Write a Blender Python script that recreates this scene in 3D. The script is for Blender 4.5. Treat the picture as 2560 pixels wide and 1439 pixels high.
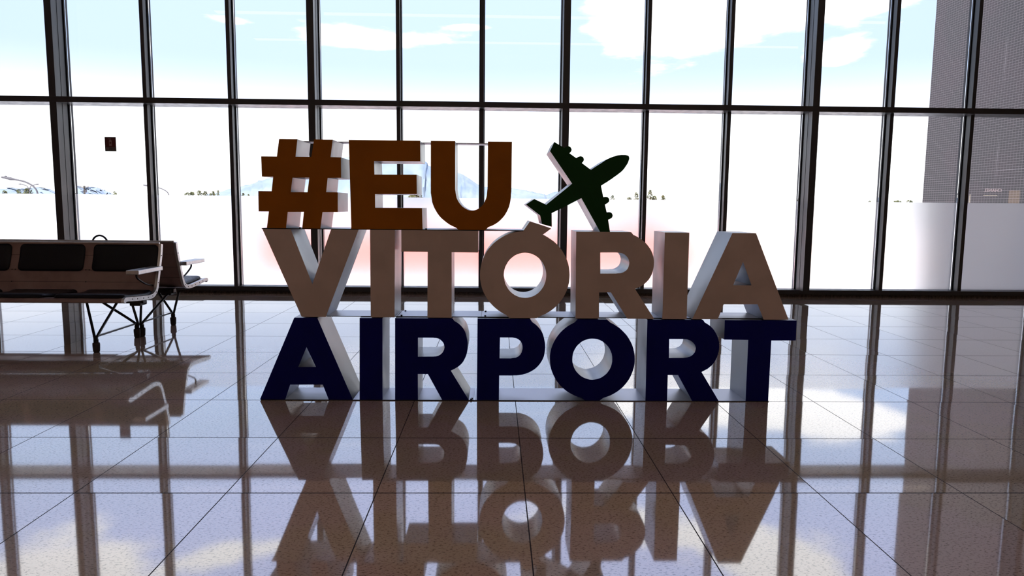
import bpy, bmesh, math, random
from mathutils import Vector, Matrix
from mathutils.geometry import tessellate_polygon

for o in list(bpy.data.objects):
    bpy.data.objects.remove(o)
S = bpy.context.scene
COL = S.collection

# ------------------------------------------------------------------ camera
FPX, PITCH, YAW, ROLL, CAM_H = 1809.6, 0.112608, 0.0244475, 0.0095936, 1.15425
cy, sy, cp, sp = math.cos(YAW), math.sin(YAW), math.cos(PITCH), math.sin(PITCH)
fw = Vector((sy*cp, cy*cp, -sp)); rt = Vector((cy, -sy, 0)); up = rt.cross(fw)
rt2 = rt*math.cos(ROLL) + up*math.sin(ROLL); up2 = -rt*math.sin(ROLL) + up*math.cos(ROLL)
cam_d = bpy.data.cameras.new('camera'); cam = bpy.data.objects.new('camera', cam_d); COL.objects.link(cam)
cam.matrix_world = Matrix(((rt2.x, up2.x, -fw.x, 0), (rt2.y, up2.y, -fw.y, 0), (rt2.z, up2.z, -fw.z, CAM_H), (0, 0, 0, 1)))
cam_d.sensor_width = 36; cam_d.lens = FPX/2560*36; cam_d.clip_start = 0.05; cam_d.clip_end = 20000
S.camera = cam

# ------------------------------------------------------------------ colour management
S.view_settings.view_transform = 'Standard'; S.view_settings.look = 'None'
S.view_settings.exposure = 0.0; S.view_settings.gamma = 1.0; S.view_settings.use_curve_mapping = False

# ------------------------------------------------------------------ sky
W = bpy.data.worlds.new('sky'); S.world = W; W.use_nodes = True
nt = W.node_tree; nt.nodes.clear()
def N(t, ty, **kw):
    n = t.nodes.new(ty)
    for k, v in kw.items():
        if k.startswith('_'): setattr(n, k[1:], v)
        else: n.inputs[k.replace('__', ' ')].default_value = v
    return n
def math_n(t, op, a, b=None, c=None, clamp=False):
    n = t.nodes.new('ShaderNodeMath'); n.operation = op; n.use_clamp = clamp
    for i, v in enumerate((a, b, c)):
        if v is None: continue
        if isinstance(v, (int, float)): n.inputs[i].default_value = v
        else: t.links.new(v, n.inputs[i])
    return n.outputs[0]
def mix_c(t, fac, a, b):
    n = t.nodes.new('ShaderNodeMix'); n.data_type = 'RGBA'
    for i, v in ((0, fac), (6, a), (7, b)):
        if isinstance(v, (int, float)): n.inputs[i].default_value = v
        elif isinstance(v, tuple): n.inputs[i].default_value = v if len(v) == 4 else (*v, 1)
        else: t.links.new(v, n.inputs[i])
    return n.outputs[2]
def ramp(t, val, a, b, smooth=True):
    n = t.nodes.new('ShaderNodeMapRange'); n.interpolation_type = 'SMOOTHSTEP' if smooth else 'LINEAR'
    n.inputs[1].default_value = a; n.inputs[2].default_value = b
    t.links.new(val, n.inputs[0]); return n.outputs[0]
tc = nt.nodes.new('ShaderNodeTexCoord'); sep = nt.nodes.new('ShaderNodeSeparateXYZ'); nt.links.new(tc.outputs['Generated'], sep.inputs[0])
dx, dy, dz = sep.outputs
az = math_n(nt, 'ARCTAN2', dx, dy)
low = (1.8, 1.83, 1.85); mid = (0.84, 1.06, 1.5); high = (1.15, 1.32, 2.0)
c1 = mix_c(nt, ramp(nt, dz, 0.07, 0.185), low, mid)
c2 = mix_c(nt, ramp(nt, dz, 0.26, 0.42), c1, high)
# streaky and puffy cloud fields
mp = N(nt, 'ShaderNodeMapping', Scale=(2.2, 2.2, 8.0), Location=(0.35, 0.1, 0.2)); nt.links.new(tc.outputs['Generated'], mp.inputs[0])
n1 = N(nt, 'ShaderNodeTexNoise', Scale=2.4, Detail=9.0, Roughness=0.58); nt.links.new(mp.outputs[0], n1.inputs['Vector'])
field = n1.outputs[0]
# cloud banks at their places in the sky: azimuth, height, half widths, weight
BANKS = [(-0.17, 0.213, 0.11, 0.020, .30), (-0.21, 0.272, 0.12, 0.014, .22), (0.23, 0.245, 0.11, 0.045, .42), (0.36, 0.25, 0.12, 0.03, .30), (0.455, 0.262, 0.10, 0.03, .36), (0.425, 0.186, 0.045, 0.016, .34),
         (0.19, 0.17, 0.07, 0.02, .16), (-0.66, 0.16, 0.12, 0.04, .22), (-0.34, 0.222, 0.03, 0.006, .2), (-0.20, 0.18, 0.03, 0.004, .18), (-0.03, 0.23, 0.04, 0.005, .2), (-0.56, 0.405, 0.13, 0.05, .34), (-0.30, 0.43, 0.12, 0.02, .2), (0.08, 0.40, 0.2, 0.04, .2), (0.35, 0.43, 0.16, 0.05, .22)]
acc = field
for a0, z0, wa, wz, wt in BANKS:
    ua = math_n(nt, 'DIVIDE', math_n(nt, 'SUBTRACT', az, a0), wa); uz = math_n(nt, 'DIVIDE', math_n(nt, 'SUBTRACT', dz, z0), wz)
    r2 = math_n(nt, 'ADD', math_n(nt, 'MULTIPLY', ua, ua), math_n(nt, 'MULTIPLY', uz, uz))
    g = math_n(nt, 'POWER', 2.718, math_n(nt, 'MULTIPLY', r2, -1.0))
    acc = math_n(nt, 'ADD', acc, math_n(nt, 'MULTIPLY', g, wt*1.25))
cl = ramp(nt, acc, 0.66, 0.82)
c3 = mix_c(nt, cl, c2, (2.05, 2.04, 2.08))
c4 = mix_c(nt, ramp(nt, dz, -0.02, 0.0), (0.55, 0.52, 0.5), c3)
bg = N(nt, 'ShaderNodeBackground', Strength=1.0); nt.links.new(c4, bg.inputs[0])
wo = nt.nodes.new('ShaderNodeOutputWorld'); nt.links.new(bg.outputs[0], wo.inputs[0])

# ------------------------------------------------------------------ sun, high behind the terminal roof
sd = bpy.data.lights.new('sun', 'SUN'); sd.energy = 9.5; sd.angle = 0.01; sd.color = (1, .96, .9)
sun = bpy.data.objects.new('sun', sd); COL.objects.link(sun)
sun.rotation_euler = Vector((0.25, 0.72, -0.85)).to_track_quat('-Z', 'Y').to_euler()

# ------------------------------------------------------------------ helpers
def tag(o, label=None, cat=None, group=None, kind=None):
    if label: o['label'] = label
    if cat: o['category'] = cat
    if group: o['group'] = group
    if kind: o['kind'] = kind
    return o
def empty(name, loc=(0, 0, 0)):
    o = bpy.data.objects.new(name, None); COL.objects.link(o); o.location = loc; o.empty_display_size = .1; return o
def link_mesh(name, verts, faces, mat, parent=None, smooth=False, bevel=0, segs=2):
    me = bpy.data.meshes.new(name); me.from_pydata([tuple(v) for v in verts], [], faces); me.validate()
    bm = bmesh.new(); bm.from_mesh(me); bmesh.ops.recalc_face_normals(bm, faces=bm.faces); bm.to_mesh(me); bm.free()
    if mat: me.materials.append(mat)
    if smooth:
        for p in me.polygons: p.use_smooth = True
        try: me.set_sharp_from_angle(angle=math.radians(smooth if smooth > 1 else 40))
        except Exception: pass
    o = bpy.data.objects.new(name, me); COL.objects.link(o)
    if parent is not None:
        o.parent = parent; o.location = -parent.location if parent.type == 'EMPTY' and parent.parent is None else (0, 0, 0)
    if bevel:
        b = o.modifiers.new('bevel', 'BEVEL'); b.width = bevel; b.segments = segs; b.limit_method = 'ANGLE'; b.angle_limit = math.radians(40)
    return o
class MB:
    """collects shapes, then links them as one mesh (world coordinates)"""
    def __init__(s): s.v = []; s.f = []
    def raw(s, v, f):
        n = len(s.v); s.v += [tuple(a) for a in v]; s.f += [tuple(i+n for i in q) for q in f]; return s
    def box(s, x0, x1, y0, y1, z0, z1):
        v = [(x, y, z) for x in (x0, x1) for y in (y0, y1) for z in (z0, z1)]
        return s.raw(v, [(0, 1, 3, 2), (4, 6, 7, 5), (0, 4, 5, 1), (2, 3, 7, 6), (0, 2, 6, 4), (1, 5, 7, 3)])
    def tube(s, pts, r, n=12, cap=True):
        pts = [Vector(p) for p in pts]; rs = r if isinstance(r, (list, tuple)) else [r]*len(pts)
        v = []; pn = None
        for i, p in enumerate(pts):
            d = (pts[min(i+1, len(pts)-1)] - pts[max(i-1, 0)]).normalized()
            if pn is None: pn = d.orthogonal().normalized()
            a = (pn - d*pn.dot(d)).normalized(); pn = a; b = d.cross(a)
            v += [p + (a*math.cos(2*math.pi*k/n) + b*math.sin(2*math.pi*k/n))*rs[i] for k in range(n)]
        f = [(i*n+k, i*n+(k+1) % n, (i+1)*n+(k+1) % n, (i+1)*n+k) for i in range(len(pts)-1) for k in range(n)]
        if cap: f += [tuple(range(n-1, -1, -1)), tuple((len(pts)-1)*n+k for k in range(n))]
        return s.raw(v, f)
    def prism(s, outer, holes, y0, y1):
        """outline in x,z pulled from y0 to y1"""
        loops = [outer]+list(holes); flat = [p for l in loops for p in l]; n = len(flat)
        tris = tessellate_polygon([[Vector((p[0], p[1], 0)) for p in l] for l in loops])
        v = [(p[0], y0, p[1]) for p in flat] + [(p[0], y1, p[1]) for p in flat]
        f = [tuple(t) for t in tris] + [tuple(i+n for i in t[::-1]) for t in tris]
        k = 0
        for l in loops:
            m = len(l)
            f += [(k+i, k+(i+1) % m, n+k+(i+1) % m, n+k+i) for i in range(m)]
            k += m
        return s.raw(v, f)
    def ball(s, c, rx, ry, rz, nu=8, nv=6):
        v = [(c[0], c[1], c[2]-rz)]
        for j in range(1, nv):
            t = math.pi*j/nv
            v += [(c[0]+rx*math.sin(t)*math.cos(2*math.pi*i/nu), c[1]+ry*math.sin(t)*math.sin(2*math.pi*i/nu), c[2]-rz*math.cos(t)) for i in range(nu)]
        v.append((c[0], c[1], c[2]+rz)); f = []
        for i in range(nu):
            f.append((0, 1+(i+1) % nu, 1+i)); f.append((len(v)-1, 1+(nv-2)*nu+i, 1+(nv-2)*nu+(i+1) % nu))
            for j in range(nv-2): f.append((1+j*nu+i, 1+j*nu+(i+1) % nu, 1+(j+1)*nu+(i+1) % nu, 1+(j+1)*nu+i))
        return s.raw(v, f)
    def build(s, name, mat, parent=None, **kw): return link_mesh(name, s.v, s.f, mat, parent, **kw)
def smooth_path(pts, n=6):
    pts = [Vector(p) for p in pts]; e = [2*pts[0]-pts[1]]+pts+[2*pts[-1]-pts[-2]]; o = []
    for i in range(1, len(e)-2):
        p0, p1, p2, p3 = e[i-1:i+3]
        for k in range(n):
            t = k/n; o.append(.5*((2*p1)+(p2-p0)*t+(2*p0-5*p1+4*p2-p3)*t*t+(3*p1-p0-3*p2+p3)*t**3))
    o.append(pts[-1]); return o
def copy_tree(o, parent=None):
    c = o.copy(); COL.objects.link(c)
    if parent is not None: c.parent = parent
    for ch in [k for k in bpy.data.objects if k.parent == o]: copy_tree(ch, c)
    return c

# ------------------------------------------------------------------ materials
def mat(name, color=(.5, .5, .5), rough=.5, metal=0.0, spec=.5, **kw):
    m = bpy.data.materials.new(name); m.use_nodes = True; t = m.node_tree; b = t.nodes['Principled BSDF']
    b.inputs['Base Color'].default_value = (*color, 1); b.inputs['Roughness'].default_value = rough
    b.inputs['Metallic'].default_value = metal; b.inputs['Specular IOR Level'].default_value = spec
    for k, v in kw.items(): b.inputs[k.replace('_', ' ')].default_value = v
    return m
def noisy(m, c1, c2, scale, rmin=None, rmax=None, stretch=(1, 1, 1), bump=0, detail=4, lo=.35, hi=.65):
    t = m.node_tree; b = t.nodes['Principled BSDF']
    co = t.nodes.new('ShaderNodeTexCoord'); mp = N(t, 'ShaderNodeMapping', Scale=stretch); t.links.new(co.outputs['Object'], mp.inputs[0])
    nz = N(t, 'ShaderNodeTexNoise', Scale=scale, Detail=float(detail)); t.links.new(mp.outputs[0], nz.inputs['Vector'])
    fac = ramp(t, nz.outputs[0], lo, hi)
    t.links.new(mix_c(t, fac, c1, c2), b.inputs['Base Color'])
    if rmin is not None:
        n = t.nodes.new('ShaderNodeMapRange'); n.inputs[3].default_value = rmin; n.inputs[4].default_value = rmax
        t.links.new(fac, n.inputs[0]); t.links.new(n.outputs[0], b.inputs['Roughness'])
    if bump:
        bp = N(t, 'ShaderNodeBump', Strength=bump, Distance=.002); t.links.new(nz.outputs[0], bp.inputs['Height']); t.links.new(bp.outputs[0], b.inputs['Normal'])
    return m
def paint(name, c, rough=.45):
    return noisy(mat(name, c, rough, spec=.15), tuple(v*.9 for v in c), c, 6, rough*.85, rough*1.1)
M_OCHRE = paint('ochre paint', (.35, .105, .0015), .5)
M_WHITE = paint('off white paint', (.58, .45, .39), .55)
M_BLUE = paint('navy paint', (.0008, .002, .14), .5)
M_GREEN = paint('green paint', (.004, .045, .006), .5)
M_STEEL = noisy(mat('brushed sheet metal', (.19, .188, .20), .31, 1.0), (.165, .163, .175), (.215, .21, .22), 4, .28, .40)
M_PLATE = noisy(mat('plate metal', (.45, .45, .48), .4, 1.0), (.42, .42, .45), (.47, .47, .50), 3, .38, .44)
M_FRAME = noisy(mat('dark anodised frame', (.012, .012, .017), .42, 0.0, .7), (.010, .010, .014), (.015, .015, .021), 3, .34, .44, (4, 4, .4))
M_GASKET = mat('black gasket', (.008, .008, .010), .6)
M_SHELL = noisy(mat('bench shell metal', (.24, .16, .15), .42, .35), (.22, .14, .13), (.28, .19, .17), 7, .36, .5)
M_ALU = noisy(mat('aluminium edge trim', (.62, .62, .62), .33, .9), (.55, .55, .56), (.68, .68, .68), 20, .28, .4)
M_PAD = noisy(mat('black leatherette', (.003, .003, .008), .38, 0, .25), (.0025, .0025, .007), (.004, .004, .010), 60, .34, .44)
M_LEG = mat('dark steel tube', (.03, .027, .027), .3, .7)
M_RUBBER = noisy(mat('brown black rubber', (.03, .02, .018), .6), (.022, .015, .014), (.036, .025, .022), 30)
M_RIVET = mat('dark rivet', (.02, .018, .018), .4, .5)
M_WALL = noisy(mat('warm wall paint', (.62, .50, .42), .7), (.60, .48, .40), (.64, .52, .44), 2)
M_CEIL = noisy(mat('ceiling panel', (.5, .46, .42), .8), (.48, .44, .40), (.52, .48, .44), 2)
M_STONE = noisy(mat('brown stone skirting', (.05, .03, .028), .35), (.03, .014, .014), (.09, .06, .05), 40)
M_LAMP = None
M_SIGNRED = mat('dark red sign', (.10, .006, .010), .4)
M_SIGNINK = mat('pale sign ink', (.35, .22, .22), .5)
M_SIGNGREY = mat('grey sign border', (.06, .06, .06), .5)

def floor_material():
    m = bpy.data.materials.new('polished granite tiles'); m.use_nodes = True; t = m.node_tree; b = t.nodes['Principled BSDF']
    co = t.nodes.new('ShaderNodeTexCoord'); sp_ = t.nodes.new('ShaderNodeSeparateXYZ'); t.links.new(co.outputs['Object'], sp_.inputs[0])
    u = math_n(t, 'DIVIDE', math_n(t, 'SUBTRACT', sp_.outputs[0], .1295), .6)
    v = math_n(t, 'DIVIDE', math_n(t, 'SUBTRACT', sp_.outputs[1], 2.8197), .6981)
    def edge(x, size, w):
        fr = math_n(t, 'FRACT', x); d = math_n(t, 'MINIMUM', fr, math_n(t, 'SUBTRACT', 1.0, fr))
        return math_n(t, 'LESS_THAN', math_n(t, 'MULTIPLY', d, size), w)
    joint = math_n(t, 'MAXIMUM', edge(u, .6, .0022), edge(v, .6981, .0036))
    cid = t.nodes.new('ShaderNodeCombineXYZ'); t.links.new(math_n(t, 'FLOOR', u), cid.inputs[0]); t.links.new(math_n(t, 'FLOOR', v), cid.inputs[1])
    wn = t.nodes.new('ShaderNodeTexWhiteNoise'); wn.noise_dimensions = '2D'; t.links.new(cid.outputs[0], wn.inputs['Vector'])
    # grain: fine dark crystals, slightly drawn out along the tile rows
    mp1 = N(t, 'ShaderNodeMapping', Scale=(.55, 1, 1)); t.links.new(co.outputs['Object'], mp1.inputs[0])
    g1 = N(t, 'ShaderNodeTexNoise', Scale=150.0, Detail=4.0, Roughness=.6); t.links.new(mp1.outputs[0], g1.inputs['Vector'])
    mp2 = N(t, 'ShaderNodeMapping', Scale=(.35, 1, 1), Rotation=(0, 0, .12)); t.links.new(co.outputs['Object'], mp2.inputs[0])
    g2 = N(t, 'ShaderNodeTexNoise', Scale=26.0, Detail=7.0, Roughness=.65); t.links.new(mp2.outputs[0], g2.inputs['Vector'])
    g3 = N(t, 'ShaderNodeTexNoise', Scale=1.6, Detail=3.0); t.links.new(co.outputs['Object'], g3.inputs['Vector'])
    dark = ramp(t, g1.outputs[0], .53, .62); vein = ramp(t, g2.outputs[0], .56, .75)
    base = mix_c(t, ramp(t, g3.outputs[0], .4, .6), (.80, .60, .53), (.76, .60, .42))
    base = mix_c(t, math_n(t, 'MULTIPLY', wn.outputs[0], .35), base, (.66, .50, .45))
    base = mix_c(t, math_n(t, 'MULTIPLY', vein, .35), base, (.40, .28, .24))
    base = mix_c(t, math_n(t, 'MULTIPLY', dark, .75), base, (.13, .08, .065))
    base = mix_c(t, joint, base, (.02, .008, .008))
    t.links.new(base, b.inputs['Base Color'])
    rg = math_n(t, 'ADD', math_n(t, 'MULTIPLY', dark, .03), .035)
    t.links.new(math_n(t, 'MAXIMUM', rg, math_n(t, 'MULTIPLY', joint, .6)), b.inputs['Roughness'])
    b.inputs['IOR'].default_value = 2.05; b.inputs['Coat Weight'].default_value = 1.0; b.inputs['Coat IOR'].default_value = 1.85; b.inputs['Coat Roughness'].default_value = .03
    spl = math_n(t, 'SUBTRACT', .5, math_n(t, 'MULTIPLY', dark, .16)); spl = math_n(t, 'MULTIPLY', spl, math_n(t, 'SUBTRACT', 1.0, math_n(t, 'MULTIPLY', joint, .9)))
    t.links.new(spl, b.inputs['Specular IOR Level'])
    cw = math_n(t, 'SUBTRACT', 1.0, math_n(t, 'MAXIMUM', math_n(t, 'MULTIPLY', dark, .45), joint)); t.links.new(cw, b.inputs['Coat Weight'])
    # every tile lies a hair out of true, and the polish is faintly wavy
    geo = t.nodes.new('ShaderNodeNewGeometry')
    off = t.nodes.new('ShaderNodeVectorMath'); off.operation = 'SUBTRACT'; t.links.new(wn.outputs['Color'], off.inputs[0]); off.inputs[1].default_value = (.5, .5, .5)
    sc = t.nodes.new('ShaderNodeVectorMath'); sc.operation = 'MULTIPLY'; t.links.new(off.outputs[0], sc.inputs[0]); sc.inputs[1].default_value = (.007, .0045, 0)
    ad = t.nodes.new('ShaderNodeVectorMath'); ad.operation = 'ADD'; t.links.new(geo.outputs['Normal'], ad.inputs[0]); t.links.new(sc.outputs[0], ad.inputs[1])
    no = t.nodes.new('ShaderNodeVectorMath'); no.operation = 'NORMALIZE'; t.links.new(ad.outputs[0], no.inputs[0])
    bp = N(t, 'ShaderNodeBump', Strength=.04, Distance=.0006); t.links.new(g1.outputs[0], bp.inputs['Height']); t.links.new(no.outputs[0], bp.inputs['Normal'])
    t.links.new(bp.outputs[0], b.inputs['Normal']); t.links.new(no.outputs[0], b.inputs['Coat Normal'])
    return m
M_FLOOR = floor_material()

def glass_material():
    m = bpy.data.materials.new('clear glass'); m.use_nodes = True; t = m.node_tree; t.nodes.clear()
    fr = N(t, 'ShaderNodeFresnel', IOR=1.45); tr = N(t, 'ShaderNodeBsdfTransparent', Color=(.985, .99, .99, 1)); gl = N(t, 'ShaderNodeBsdfGlossy', Roughness=0.0)
    mx = t.nodes.new('ShaderNodeMixShader'); t.links.new(fr.outputs[0], mx.inputs[0]); t.links.new(tr.outputs[0], mx.inputs[1]); t.links.new(gl.outputs[0], mx.inputs[2])
    o = t.nodes.new('ShaderNodeOutputMaterial'); t.links.new(mx.outputs[0], o.inputs[0]); return m
M_GLASS = glass_material()
def film_material():
    m = bpy.data.materials.new('frosted film'); m.use_nodes = True; t = m.node_tree; t.nodes.clear()
    rf = N(t, 'ShaderNodeBsdfRefraction', Color=(.99, .99, .99, 1), Roughness=.34, IOR=1.18)
    tl = N(t, 'ShaderNodeBsdfTranslucent', Color=(.98, .98, .98, 1))
    mx = N(t, 'ShaderNodeMixShader', Fac=.2); t.links.new(rf.outputs[0], mx.inputs[1]); t.links.new(tl.outputs[0], mx.inputs[2])
    o = t.nodes.new('ShaderNodeOutputMaterial'); t.links.new(mx.outputs[0], o.inputs[0]); return m
M_FILM = film_material()
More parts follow.
